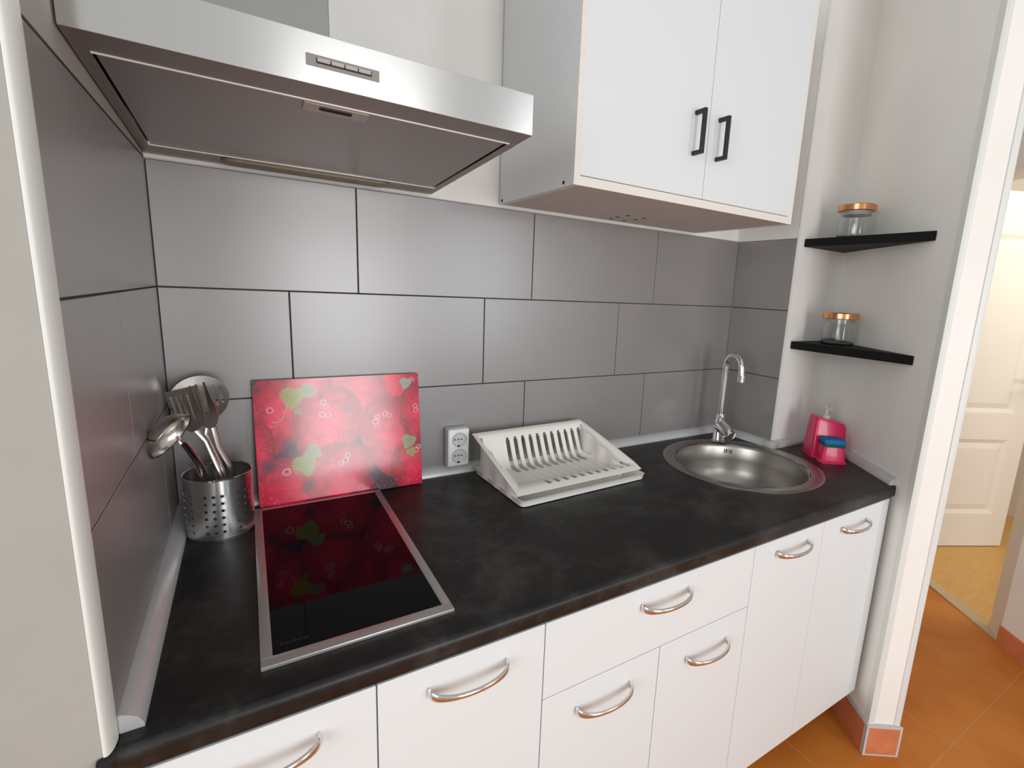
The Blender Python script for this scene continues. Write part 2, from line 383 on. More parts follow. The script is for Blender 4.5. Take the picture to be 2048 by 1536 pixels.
# local: x along the leaf from the seen left edge, y away from the viewer
bm = bmesh.new()
DX0, DX1, DH = -0.38, 0.447, 1.85
px0, px1 = -0.28, 0.355
def leaf(bm):
    zs_ = [0, 0.19, 0.61, 0.755, 1.65, DH]; xs_ = [DX0, px0, px1, DX1]
    for i in range(5):
        for j in range(3):
            rec = (j == 1 and i in (1, 3))
            y = 0.010 if rec else 0.0
            x0_, x1_, z0_, z1_ = xs_[j], xs_[j+1], zs_[i], zs_[i+1]
            if rec:
                s = 0.022
                O = [(x0_, 0, z0_), (x1_, 0, z0_), (x1_, 0, z1_), (x0_, 0, z1_)]
                I = [(x0_+s, y, z0_+s), (x1_-s, y, z0_+s), (x1_-s, y, z1_-s), (x0_+s, y, z1_-s)]
                s2 = 0.03
                I2 = [(x0_+s+s2, 0.003, z0_+s+s2), (x1_-s-s2, 0.003, z0_+s+s2), (x1_-s-s2, 0.003, z1_-s-s2), (x0_+s+s2, 0.003, z1_-s-s2)]
                vo = [bm.verts.new(p) for p in O]; vi = [bm.verts.new(p) for p in I]; v2 = [bm.verts.new(p) for p in I2]
                for k in range(4):
                    bm.faces.new((vo[k], vo[(k+1) % 4], vi[(k+1) % 4], vi[k])); bm.faces.new((vi[k], vi[(k+1) % 4], v2[(k+1) % 4], v2[k]))
                bm.faces.new(v2)
            else:
                bm.faces.new([bm.verts.new(p) for p in ((x0_, 0, z0_), (x1_, 0, z0_), (x1_, 0, z1_), (x0_, 0, z1_))])
leaf(bm); box(bm, DX0, DX1, 0.012, 0.035, 0, DH)
for x in (DX0, DX1):
    bm.faces.new([bm.verts.new(p) for p in ((x, 0, 0), (x, 0.013, 0), (x, 0.013, DH), (x, 0, DH))])
bm.faces.new([bm.verts.new(p) for p in ((DX0, 0, DH), (DX1, 0, DH), (DX1, 0.013, DH), (DX0, 0.013, DH))])
bm_obj('door_leaf', bm, 'door_white', door)
bm = bmesh.new(); tube(bm, [(0.40, 0.0, 0.93), (0.40, -0.045, 0.93), (0.385, -0.055, 0.93), (0.30, -0.055, 0.93)], 0.008)
lathe(bm, [(0, 0.0), (0.022, 0.0), (0.022, 0.006), (0, 0.006)], mtx=Matrix.Translation((0.40, 0, 0.93)) @ Matrix.Rotation(PI/2, 4, 'X'), k=24)
bm_obj('door_handle', bm, 'nickel', door, 40)

# ------------------------------------------------------------------ worktop
SC = Vector((1.375, -0.285)); SR = 0.228
def worktop():
    XR0, XR1 = wy(-D1-0.0015)-0.001, wy(-0.600)-0.001
    yF, rad, th = -0.600, 0.010, 0.0314
    outer = [(-0.028, yF+rad), (XR1+(0.0001), yF+rad), (XR0, -D1-0.0015), (X1-0.001, -D1-0.0015), (X1-0.001, -0.0005), (0.001, -0.0005), (0.001, -0.581), (-0.004, -0.597), (-0.028, -0.5985+0.0)]
    outer = [(-0.028, yF+rad), (XR1, yF+rad), (XR0, -D1-0.0015), (X1-0.001, -D1-0.0015), (X1-0.001, -0.0005), (0.001, -0.0005), (0.001, yF+rad+0.0002)]
    outer = outer[1:]+[]
    outer = [(0.001, yF+rad)]+outer[:-1]
    H = 0.1925
    hole = [(SC.x+H*math.cos(2*PI*i/64), SC.y+H*math.sin(2*PI*i/64)) for i in range(64)]
    vs = [Vector(p) for p in outer]+[Vector(p) for p in hole]
    no = len(outer)
    edges = [(i, (i+1) % no) for i in range(no)]+[(no+i, no+(i+1) % 64) for i in range(64)]
    r = delaunay_2d_cdt(vs, edges, [], 1, 1e-6)
    bm = bmesh.new()
    top = [bm.verts.new((v.x, v.y, 0)) for v in r[0]]; bot = [bm.verts.new((v.x, v.y, -th)) for v in r[0]]
    for f in r[2]:
        c = sum((r[0][i] for i in f), Vector((0, 0)))/len(f)
        if (c-SC).length < H*0.98: continue
        bm.faces.new([top[i] for i in f]); bm.faces.new([bot[i] for i in f][::-1])
    be = [e for e in bm.edges if len(e.link_faces) == 1]
    tset = {v: i for i, v in enumerate(top)}
    for e in be:
        if e.verts[0] in tset and e.verts[1] in tset:
            a, b = tset[e.verts[0]], tset[e.verts[1]]
            if abs(r[0][a].y-(yF+rad)) < 1e-4 and abs(r[0][b].y-(yF+rad)) < 1e-4: continue
            bm.faces.new((top[a], top[b], bot[b], bot[a]))
    # rolled front edge
    prof = [(yF+rad, 0)]+[(yF+rad-rad*math.sin(math.radians(t)), -rad+rad*math.cos(math.radians(t))) for t in (15, 30, 45, 60, 75, 90)]+[(yF, -th+0.003), (yF+0.003, -th), (yF+rad, -th)]
    def xr(y): return wy(y)-0.001
    for a, b in zip(prof, prof[1:]):
        bm.faces.new([bm.verts.new(p) for p in ((0.001, a[0], a[1]), (xr(a[0]), a[0], a[1]), (xr(b[0]), b[0], b[1]), (0.001, b[0], b[1]))])
    bm.faces.new([bm.verts.new((xr(p[0]), p[0], p[1])) for p in prof]); bm.faces.new([bm.verts.new((0.001, p[0], p[1])) for p in prof][::-1])
    # piece in front of the left wall's bead
    for a, b in zip(prof, prof[1:]):
        f0, f1 = (max(a[0]-0.006, -9), a[1]), (max(b[0]-0.006, -9), b[1])
        bm.faces.new([bm.verts.new(p) for p in ((-0.013, f0[0]-0.006, f0[1]), (0.0012, a[0], a[1]), (0.0012, b[0], b[1]), (-0.013, f1[0]-0.006, f1[1]))])
    bm.faces.new([bm.verts.new((-0.013, p[0]-0.012, p[1])) for p in prof][::-1])
    return bm
o = tag(bm_obj('worktop', worktop(), 'counter', smooth=50), 'charcoal slate-look laminate worktop with rolled front edge', 'worktop')

# ------------------------------------------------------------------ base cabinets
DY = -0.5946; ZT = -0.036; ZBOT = -0.648
def handle(cx, cz, parent):
    """bow handle, tapered, chrome"""
    pts, rad = [], []
    N_ = 18
    for i in range(N_+1):
        t = i/N_; a = PI*t
        x = cx-0.060*math.cos(a); y = DY-0.003-0.0265*math.sin(a)**0.9 
        w = 0.0042+0.0035*abs(math.cos(a))**3
        pts.append((x, y, cz-0.002*math.sin(a))); rad.append((w, 0.0032))
    bm = bmesh.new(); tube(bm, pts, rad, 12, up=(0, 0, 1))
    return bm_obj('handle', bm, 'nickel', parent, 50)
def front(name, x0, x1, z0, z1, parent):
    bm = bmesh.new(); box(bm, x0+0.0009, x1-0.0009, DY, DY+0.016, z0+0.0009, z1-0.0009, 0.0012, 2)
    return bm_obj(name, bm, 'lacquer', parent)
def carcass(x0, x1, parent, zl=0.0, zr=0.0, top=True):
    bm = bmesh.new(); t = 0.012; y0, y1 = DY+0.018, -0.03
    if x0 < 0.01: x0 += 0.004
    box(bm, x0+0.0006, x0+t, y0, y1, ZBOT, ZT+0.003+zl); box(bm, x1-t, x1-0.0006, y0, y1, ZBOT, ZT+0.003+zr)
    box(bm, x0+t, x1-t, y0, y1, ZBOT, ZBOT+t)
    if top: box(bm, x0+t, x1-t, y0+0.02, y1, ZT-t, ZT-t+0.001)
    else: box(bm, x0+t, x1-t, y0, y0+0.012, ZT-0.08, ZT-0.001)
    box(bm, x0+t, x1-t, y1-0.008, y1, ZBOT+t, ZT-0.2)
    return bm_obj('carcass', bm, 'lacquer', parent)
def foot(x, parent):
    bm = bmesh.new(); lathe(bm, [(0, 0), (0.02, 0), (0.02, 0.01), (0.012, 0.015), (0.012, ZBOT-FZ), (0, ZBOT-FZ)], (x, -0.42, FZ), 20)
    return bm_obj('foot', bm, 'black_metal', parent, 40)
C1, C2, C35, C4, C5 = 0.2565, 0.5145, 0.7767, 1.0381, 1.301
C6 = wy(DY-0.002)-0.014
G = 'white base cabinets under the worktop'
def cab(label, x0, x1, **kw):
    t = thing('base_cabinet', label, 'cabinet', (0, 0, 0), 0, G); carcass(x0, x1, t, **kw); foot(x0+0.04, t); foot(x1-0.04, t); return t
t = cab('white base cabinet at the left wall, its door cut off by the photo edge', 0.0, C1); d = front('door', 0.003, C1, ZBOT, ZT, t); handle(0.127, -0.078, d)
t = cab('white base cabinet with one tall door, directly below the front of the hob', C1, C2); d = front('door', C1, C2, ZBOT, ZT, t); handle(0.3855, -0.076, d)
t = cab('wide white base cabinet with a drawer above two doors', C2, C4)
d = front('drawer', C2, C4, -0.1782, ZT, t); handle(0.7775, -0.074, d)
d = front('door', C2, C35, ZBOT, -0.1782, t); handle(0.644, -0.227, d)
d = front('door', C35, C4, ZBOT, -0.1782, t); handle(0.9115, -0.2345, d)
t = cab('white one-door base cabinet under the sink, right of the drawer', C4, C5, zr=-0.14, top=False); d = front('door', C4, C5, ZBOT, ZT, t); handle(1.1745, -0.071, d)
t = thing('base_cabinet', 'white one-door base cabinet at the right end, beside the partition wall', 'cabinet', (0, 0, 0), 0, G)
carcass(C5, C6, t, zl=-0.14, top=False); foot(C5+0.04, t); foot(C6-0.05, t); d = front('door', C5, C6, ZBOT, ZT, t); handle(1.4415, -0.074, d)

# ------------------------------------------------------------------ upper cabinet
UX0, UX1, UY, UZ, UT = 0.6928, 1.3975, -0.334, 0.6875, 1.235
t = thing('wall_cabinet', 'white two-door wall cabinet with black bar handles above the drainer', 'cabinet', (0, 0, UZ))
bm = bmesh.new(); w = 0.0155
box(bm, UX0, UX0+w, UY, 0.0, 0.0, UT-UZ, 0.0008, 1, 0); box(bm, UX1-w, UX1, UY, 0.0, 0.0, UT-UZ, 0.0008, 1, 0)
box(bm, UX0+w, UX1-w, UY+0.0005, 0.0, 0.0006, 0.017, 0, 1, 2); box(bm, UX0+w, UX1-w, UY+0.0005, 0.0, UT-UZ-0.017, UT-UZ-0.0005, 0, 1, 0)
box(bm, UX0+w, UX1-w, -0.008, -0.0005, 0.017, UT-UZ-0.017, mi=0)
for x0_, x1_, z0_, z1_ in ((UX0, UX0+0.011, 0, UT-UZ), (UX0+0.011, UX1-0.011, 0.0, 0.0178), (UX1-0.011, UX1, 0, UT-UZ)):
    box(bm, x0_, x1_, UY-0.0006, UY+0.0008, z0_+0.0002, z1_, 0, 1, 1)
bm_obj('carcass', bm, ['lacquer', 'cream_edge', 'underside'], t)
XM = 1.0505
for x0_, x1_, hx in ((UX0+0.012, XM, 1.0055), (XM, 1.3835, 1.082)):
    bm = bmesh.new(); box(bm, x0_+0.0007, x1_-0.0007, UY-0.0008, UY+0.016, 0.0193, UT-UZ-0.006, 0.001, 1)
    d = bm_obj('door', bm, 'lacquer', t)
    bm = bmesh.new(); s = 0.0042; zb, zt = 0.798-UZ, 0.882-UZ; yb = UY-0.0005; yo = UY-0.031
    box(bm, hx-s, hx+s, yo, yo+2*s, zb-s, zt+s, 0.0012, 2)
    box(bm, hx-s, hx+s, yo+2*s-0.001, yb, zb-s, zb+s, 0.0008, 1); box(bm, hx-s, hx+s, yo+2*s-0.001, yb, zt-s, zt+s, 0.0008, 1)
    bm_obj('handle', bm, 'black_metal', d)
for y, z in ((-0.298, 0.0085), (-0.014, 0.0075)):
    bm = bmesh.new(); lathe(bm, [(0, 0), (0.0035, 0), (0.0035, 0.0012), (0.0015, 0.0014), (0.0013, 0.0008), (0, 0.0008)], mtx=Matrix.Translation((UX0+0.0003, y, z)) @ Matrix.Rotation(-PI/2, 4, 'Y'), k=16)
    bm_obj('screw', bm, 'dark', t, 40)
for x, y in ((1.022, -0.031), (1.016, -0.067), (1.017, -0.11), (1.07, -0.03), (1.078, -0.071), (1.075, -0.111)):
    bm = bmesh.new(); lathe(bm, [(0, -0.0004), (0.006, -0.0004), (0.006, 0.001), (0, 0.001)], (x, y, 0.0005), 20)
    bm_obj('vent_hole', bm, 'dark', t)

# ------------------------------------------------------------------ cooker hood
HX0, HX1, HY, HZB, HZT, HZW = 0.0015, 0.5178, -0.4839, 0.7087, 0.7648, 0.6875
t = thing('cooker_hood', 'stainless steel cooker hood with push buttons above the hob', 'cooker hood', (0.26, 0, HZW))
ox, oz = 0.26, HZW
uz = lambda y: HZW+(HZB-HZW)*(y/HY)
def yzprism(bm, prof, x0, x1, mi=0, bev=0):
    a = [bm.verts.new((x0-ox, y, z-oz)) for y, z in prof]; b = [bm.verts.new((x1-ox, y, z-oz)) for y, z in prof]; k = len(prof)
    fs = [bm.faces.new(a), bm.faces.new(b[::-1])]+[bm.faces.new((a[i], b[i], b[(i+1) % k], a[(i+1) % k])) for i in range(k)]
    for f in fs: f.material_index = mi
    if bev: bmesh.ops.bevel(bm, geom=list({e for f in fs for e in f.edges}), offset=bev, segments=2, affect='EDGES', profile=0.5)
bm = bmesh.new()
fw = 0.0
# shell: front rail, side rails, back rail and sloping top
yzprism(bm, [(HY, HZB), (HY+0.052, uz(HY+0.052)), (HY+0.052, HZT-0.004), (HY, HZT)], HX0, HX1, 0, 0.0008)
yzprism(bm, [(-0.065, uz(-0.065)), (0.0, uz(0.0)), (0.0, 0.79), (-0.065, 0.785)], HX0, HX1, 0)
yzprism(bm, [(HY+0.052, uz(HY+0.052)), (-0.065, uz(-0.065)), (-0.065, 0.785), (HY+0.052, 0.7605)], HX0, HX0+0.014, 0)
yzprism(bm, [(HY+0.052, uz(HY+0.052)), (-0.065, uz(-0.065)), (-0.065, 0.785), (HY+0.052, 0.7605)], HX1-0.014, HX1, 0)
yzprism(bm, [(HY+0.03, 0.757), (-0.04, 0.78), (-0.04, 0.792), (HY+0.03, 0.7625)], HX0+0.002, HX1-0.002, 0)
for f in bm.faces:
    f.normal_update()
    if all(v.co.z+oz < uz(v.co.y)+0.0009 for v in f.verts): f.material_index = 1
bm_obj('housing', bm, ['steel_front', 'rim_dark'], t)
bm = bmesh.new()
yzprism(bm, [(HY+0.054, uz(HY+0.054)+0.0015), (-0.068, uz(-0.068)+0.0015), (-0.068, uz(-0.068)+0.006), (HY+0.054, uz(HY+0.054)+0.006)], HX0+0.0165, HX1-0.0165, 0, 0.0008)
fl = bm_obj('grease_filter', bm, 'steel_dark', t)
bm = bmesh.new()
yzprism(bm, [(-0.421, uz(-0.421)-0.0004), (-0.391, uz(-0.391)-0.0004), (-0.391, uz(-0.391)+0.0022), (-0.421, uz(-0.421)+0.0022)], 0.217, 0.297, 0, 0.0006)
hp = bm_obj('latch_plate', bm, 'hob_frame', fl)
bm = bmesh.new()
zl = uz(-0.41)-0.0006-oz
prism(bm, [(x-ox, y) for x, y in rrect(0.236, 0.277, -0.413, -0.404, 0.0044)], zl-0.0008, zl+0.001)
bm_obj('latch_slot', bm, 'dark', fl)
for y_, r_ in ((HY+0.0525, 0.0016), (-0.0665, 0.0014)):
    bm = bmesh.new(); tube(bm, [(HX0+0.014-ox, y_, uz(y_)-oz), (HX1-0.013-ox, y_, uz(y_)-oz)], r_, 10)
    bm_obj('edge_strip', bm, 'strip', t, 60)
bm = bmesh.new()
prism(bm, [(x-ox, y) for x, y in rrect(0.115, 0.415, -0.057, -0.010, 0.02)], -0.003, 0.0035, 0.0015)
bm_obj('lamp_cover', bm, 'lens', t, 40)
bm = bmesh.new(); box(bm, 0.2145-ox, 0.297-ox, HY-0.0012, HY+0.002, 0.7285-oz, 0.7415-oz, 0.0004, 1)
cp = bm_obj('control_panel', bm, 'panel_grey', t)
bm = bmesh.new(); box(bm, 0.2255-ox, 0.2875-ox, HY-0.0016, HY-0.0008, 0.7325-oz, 0.7382-oz)
bm_obj('button_well', bm, 'dark', cp)
for i in range(4):
    x0_ = 0.2265+i*0.0153
    bm = bmesh.new(); box(bm, x0_-ox, x0_+0.0142-ox, HY-0.0036, HY-0.001, 0.7338-oz, 0.7382-oz, 0.0005, 1)
    bm_obj('push_button', bm, 'button_grey', cp)
bm = bmesh.new(); box(bm, 0.075-ox, 0.276-ox, -0.245, 0.0, 0.79-oz, TOP-oz, 0.002, 1)
bm_obj('chimney', bm, 'steel_chimney', t)

# ------------------------------------------------------------------ hob
t = thing('hob', 'black ceramic two-ring hob in a stainless steel frame, set in the worktop', 'hob', (0.2545, -0.2985, 0))
bx0, bx1, by0, by1 = 0.129-0.2545, 0.380-0.2545, -0.5485+0.2985, -0.0500+0.2985
bm = bmesh.new()
gx0, gx1, gy0, gy1 = bx0+0.0135, bx1-0.0135, by0+0.018, by1-0.011
box(bm, bx0, bx1, by0, gy0+0.0004, 0.0002, 0.0062, 0.0012, 2); box(bm, bx0, bx1, gy1-0.0004, by1, 0.0002, 0.0062, 0.0012, 2)
box(bm, bx0, gx0+0.0004, gy0-0.002, gy1+0.002, 0.0002, 0.0060, 0.0008, 2); box(bm, gx1-0.0004, bx1, gy0-0.002, gy1+0.002, 0.0002, 0.0060, 0.0008, 2)
bm_obj('frame', bm, 'hob_frame', t, 35)
bm = bmesh.new(); box(bm, gx0, gx1, gy0, gy1, 0.0004, 0.0056)
gl = bm_obj('glass_plate', bm, 'glass_black', t)
M['print_grey'] = mat('faint_print', (0.035, 0.035, 0.055), 0.3)
bm = bmesh.new()
for i, (dx, h) in enumerate(((0, 7), (5, 4.5), (9, 4.5), (13.5, 4.5), (18, 7), (22.5, 5), (27, 6), (31.5, 4.5), (35, 6.5))):
    x = gx0+0.010+dx*0.00088; y = gy0+0.0160
    box(bm, x, x+0.0011, y, y+h*0.00088, 0.0055, 0.00568)
    box(bm, x, x+0.0028, y+h*0.00045, y+h*0.00045+0.0008, 0.0055, 0.00568)
bm_obj('logo_print', bm, 'print_grey', gl)

# ------------------------------------------------------------------ sink
def sink():
    t = thing('sink', 'round stainless steel inset sink in the right half of the worktop', 'sink', (SC.x, SC.y, 0))
    prof = [(SR, 0.0003), (SR, 0.0016), (SR-0.003, 0.0030), (SR-0.008, 0.0034), (0.194, 0.0006), (0.190, -0.0006), (0.1865, -0.0034), (0.1845, -0.010),
            (0.180, -0.050), (0.176, -0.080), (0.168, -0.104), (0.154, -0.124), (0.134, -0.138), (0.108, -0.147), (0.075, -0.151), (0.055, -0.153), (0.036, -0.154), (0.034, -0.157), (0.0, -0.157)]
    # bowl narrows; keep it inside the worktop hole below the lip
    prof = [(r if z > -0.006 else min(r, 0.1840-abs(z)*0.06) if z > -0.11 else min(r, r), z) for r, z in prof]
    bm = bmesh.new(); lathe(bm, prof, k=128)
    o = bm_obj('bowl', bm, 'steel_sink', t, 50)
    bm = bmesh.new(); lathe(bm, [(0, 0), (0.034, 0), (0.036, 0.0015), (0.033, 0.003), (0.024, 0.001), (0, 0.001)], (0, 0, -0.1565), 40)
    bm_obj('drain', bm, 'chrome', t, 40)
    # stamped letters on the back of the bowl
    bm = bmesh.new()
    def wallbox(ang, da, z0, z1):
        for zz0, zz1 in ((z0, z1),):
            r0 = 0.1840-abs(zz0)*0.06-0.0006; pts = []
            for a in (ang-da, ang+da):
                for z in (zz0, zz1):
                    rr = 0.1840-abs(z)*0.06-0.0012; pts.append(bm.verts.new((rr*math.cos(a), rr*math.sin(a), z)))
            bm.faces.new((pts[0], pts[2], pts[3], pts[1]))
    a0 = math.radians(STAMP)
    for k, (da, z0, z1) in enumerate(((0, -0.030, -0.016), (1, -0.030, -0.016), (1.35, -0.024, -0.016), (2.1, -0.028, -0.023), (2.45, -0.020, -0.016), (3.2, -0.030, -0.018), (4.1, -0.030, -0.017))):
        wallbox(a0-da*0.030, 0.0065, z0, z1)
    o2 = bm_obj('stamped_mark', bm, 'dark', t); solidify(o2, 0.0006, 0)
    return t
STAMP = 53
sink()

# ------------------------------------------------------------------ mixer tap
t = thing('mixer_tap', 'chrome mixer tap with a tall swan-neck spout behind the sink', 'tap', (1.483, -0.108, 0.003))
bm = bmesh.new(); lathe(bm, [(0, 0), (0.023, 0), (0.023, 0.003), (0.019, 0.006), (0.0175, 0.008), (0.0175, 0.066), (0.0165, 0.074), (0.0135, 0.078), (0.0135, 0.094), (0.0115, 0.097), (0, 0.097)], k=40)
bm_obj('body', bm, 'chrome', t, 40)
bm = bmesh.new()
sd = Vector((-0.17, -0.98, 0)).normalized(); R0 = 0.036; hh = 0.258
pts = [Vector((0, 0, 0.09)), Vector((0, 0, 0.15)), Vector((0, 0, hh))]
for i in range(1, 15):
    a = math.radians(180*i/14); pts.append(Vector((0, 0, hh))+sd*(R0-R0*math.cos(a))+Vector((0, 0, R0*math.sin(a)*1.15)))
pts.append(pts[-1]+Vector((0, 0, -0.022))+sd*0.003)
tube(bm, pts, 0.0100, 20); bm_obj('spout', bm, 'chrome', t, 60)
bm = bmesh.new(); e = pts[-1]; tube(bm, [e+Vector((0, 0, 0.006)), e+Vector((0, 0, -0.016))], 0.0120, 24); bm_obj('aerator', bm, 'nickel', t, 40)
bm = bmesh.new(); dv = Vector((-0.10, -0.86, -0.50)).normalized(); c0 = Vector((-0.004, -0.004, 0.062))
tube(bm, [c0+dv*0.004, c0+dv*0.058, c0+dv*0.062], [0.0220, 0.0220, 0.0205], 40); kb = bm_obj('control_knob', bm, 'chrome', t, 40)
bm = bmesh.new(); nv = Vector((-0.25, -0.45, 0.85)).normalized()
tube(bm, [c0+dv*0.050+nv*0.019, c0+dv*0.040+nv*0.0240, c0+dv*0.0+nv*0.0255, c0-dv*0.016+nv*0.024], 0.0042, 12)
bm_obj('lever', bm, 'chrome', kb, 50)

# ------------------------------------------------------------------ double socket
t = thing('wall_socket', 'white double power socket on the tiles beside the strawberry board', 'socket', (0.5815, 0, 0.0745))
bm = bmesh.new(); box(bm, -0.0285, 0.0285, -0.031, -0.0005, -0.0495, 0.0495, 0.004, 3); bm_obj('housing', bm, 'socket', t, 40)
for k, cz in enumerate((0.021, -0.022)):
    bm = bmesh.new()
    mt = Matrix.Translation((0.002, -0.0309, cz)) @ Matrix.Rotation(PI/2, 4, 'X')
    lathe(bm, [(0.0192, 0.0), (0.0185, 0.0012), (0.0170, 0.0010), (0.0155, -0.0018), (0, -0.0018)], mtx=mt, k=40)
    # ring well is a shallow dish: the outer lip stands proud of the cover
    w_ = bm_obj('socket_well', bm, 'socket_ring', t, 30)
    for x in (-0.0105, -0.0020, 0.0065):
        bm = bmesh.new(); lathe(bm, [(0, 0), (0.0017, 0), (0.0017, 0.0006), (0, 0.0006)], mtx=Matrix.Translation((x, -0.0315, cz+0.002)) @ Matrix.Rotation(PI/2, 4, 'X'), k=14)
        bm_obj('pin_hole', bm, 'dark', w_)
    bm = bmesh.new(); box(bm, -0.0045, 0.0015, -0.0330, -0.0312, cz-0.0175, cz-0.0135, 0.0004, 1); bm_obj('earth_clip', bm, 'dark', w_)
# well must not sink into the cover: lift by 2 mm
for o in bpy.data.objects:
    if o.name.startswith('socket_well'): o.location.y = -0.0022

# ------------------------------------------------------------------ dish drainer
RT = math.radians(2.5)
tr = thing('drip_tray', 'flat ivory plastic drip tray under the dish drainer', 'tray', (0.622, -0.030, 0), RT)
TL, TD = 0.385, 0.252
bm = bmesh.new()
def ring(x0, x1, y0, y1, r, z): return [bm.verts.new((x, y, z)) for x, y in rrect(x0, x1, y0, y1, r)]
L_ = [ring(0.010, TL-0.010, -TD+0.010, -0.010, 0.010, 0.001), ring(0.004, TL-0.004, -TD+0.004, -0.004, 0.012, 0.002), ring(0.002, TL-0.002, -TD+0.002, -0.002, 0.013, 0.0135),
      ring(0, TL, -TD, 0, 0.014, 0.0155), ring(0.006, TL-0.006, -TD+0.006, -0.006, 0.011, 0.0155), ring(0.010, TL-0.010, -TD+0.010, -0.010, 0.010, 0.005)]
for a, b in zip(L_, L_[1:]):
    k = len(a)
    for i in range(k): bm.faces.new((a[i], a[(i+1) % k], b[(i+1) % k], b[i]))
bm.faces.new(L_[0][::-1]); bm.faces.new(L_[-1])
bm_obj('tray_body', bm, 'tray_plastic', tr, 40)

rk = thing('dish_drainer', 'ivory plastic dish drainer with slotted back and front', 'dish drainer', (0.612, -0.044, 0.0), RT)
RL, RD = 0.372, 0.226
def rimz(y): return 0.112 + (0.112-0.034)*(y/RD)          # y from 0 (back) to -RD (front)
def side_in(y):  # how far the right edge curves in towards the back
    s = -y/RD
    return s
def basket():
    nx, ny = 180, 86
    def shape(i, j):
        s = j/ny; x = i/nx
        # plan outline: right end flares forwards, left end square
        xr = RL*(0.925+0.095*min(1, s*1.15)**0.8); xl = 0.0 + 0.004*s
        X = xl+(xr-xl)*x; Y = -RD*s*1.03
        fl_b, fl_f, fl_s = 0.008, 0.010, 0.006
        db = max(0, -Y-fl_b); df = max(0, (Y+RD*1.03)-fl_f); dl = max(0, X-xl-fl_s); d2 = max(0, xr-X-fl_s)
        sm = lambda t: t*t*(3-2*t)
        zb = sm(min(1, db/0.050)); zf = sm(min(1, df/0.075)); zl_ = sm(min(1, dl/0.050)); zr_ = sm(min(1, d2/0.035))
        m = min(zb, zf, zl_, zr_)
        floor_z = 0.020
        z = rimz(Y)*(1-m) + floor_z*m
        z += 0.0022*max(0, math.sin(2*PI*(x*nx)/12.0))*m if m > 0.95 else 0
        return Vector((X, Y, z))
    bm = bmesh.new(); V = [[bm.verts.new(shape(i, j)) for j in range(ny+1)] for i in range(nx+1)]
    for i in range(nx):
        for j in range(ny):
            fx = (i-42)/12.0; inx = 42 <= i < 42+12*11
            fr = (i-42) % 12
            slot = False
            if inx and 2 <= fr < 8:
                c = abs(fr+0.5-5)/3.0
                back = (6+2*c*c) <= j < (31-2*c*c); front_ = 64+2*c*c < j < 80-2*c*c
                if back or front_: slot = True
            if slot: continue
            bm.faces.new((V[i][j], V[i+1][j], V[i+1][j+1], V[i][j+1]))
    return bm
o = bm_obj('basket', basket(), 'plastic_white', rk, 60); solidify(o, 0.0024, -1)
# end supports that carry the basket on the tray
for x_, lab in ((0.014, 0), (RL-0.040, 1)):
    bm = bmesh.new()
    y0_, y1_ = -0.018, -RD+0.020
    N_ = 16; fr_, bk_ = [], []
    for i in range(N_+1):
        s = i/N_; y = y0_+(y1_-y0_)*s; dx = 0.0035*math.cos(s*PI*6)
        fr_.append((x_+dx, y, 0.0062 if True else 0)); bk_.append((x_+dx+0.006*(1-2*lab)*0, y, rimz(y)-0.003))
    va = [bm.verts.new(p) for p in fr_]; vb = [bm.verts.new(p) for p in bk_]
    for i in range(N_): bm.faces.new((va[i], va[i+1], vb[i+1], vb[i]))
    o = bm_obj('end_support', bm, 'plastic_white', rk, 50); solidify(o, 0.0025, 0)
# two pale rests on the sloping left end of the basket
for (yy, w_) in ((-0.080, 0.030), (-0.135, 0.028)):
    bm = bmesh.new()
    k = 20; vs_ = []
    for i in range(k):
        a = 2*PI*i/k; X = 0.036+0.019*math.cos(a); Y = yy+w_*0.5*math.sin(a)*(1 if math.sin(a) < 0 else 0.8)
        vs_.append((X, Y))
    def zat(X, Y):
        m = min(1, max(0, (X-0.006)/0.050)); m = m*m*(3-2*m); return rimz(Y)*(1-m)+0.020*m
    c_ = [bm.verts.new((X, Y, zat(X, Y)+0.0045)) for X, Y in vs_]; b_ = [bm.verts.new((X, Y, zat(X, Y)-0.001)) for X, Y in vs_]
    bm.faces.new(c_); 
    for i in range(k): bm.faces.new((b_[i], b_[(i+1) % k], c_[(i+1) % k], c_[i]))
    bm_obj('cutlery_rest', bm, 'tray_plastic', rk, 30)

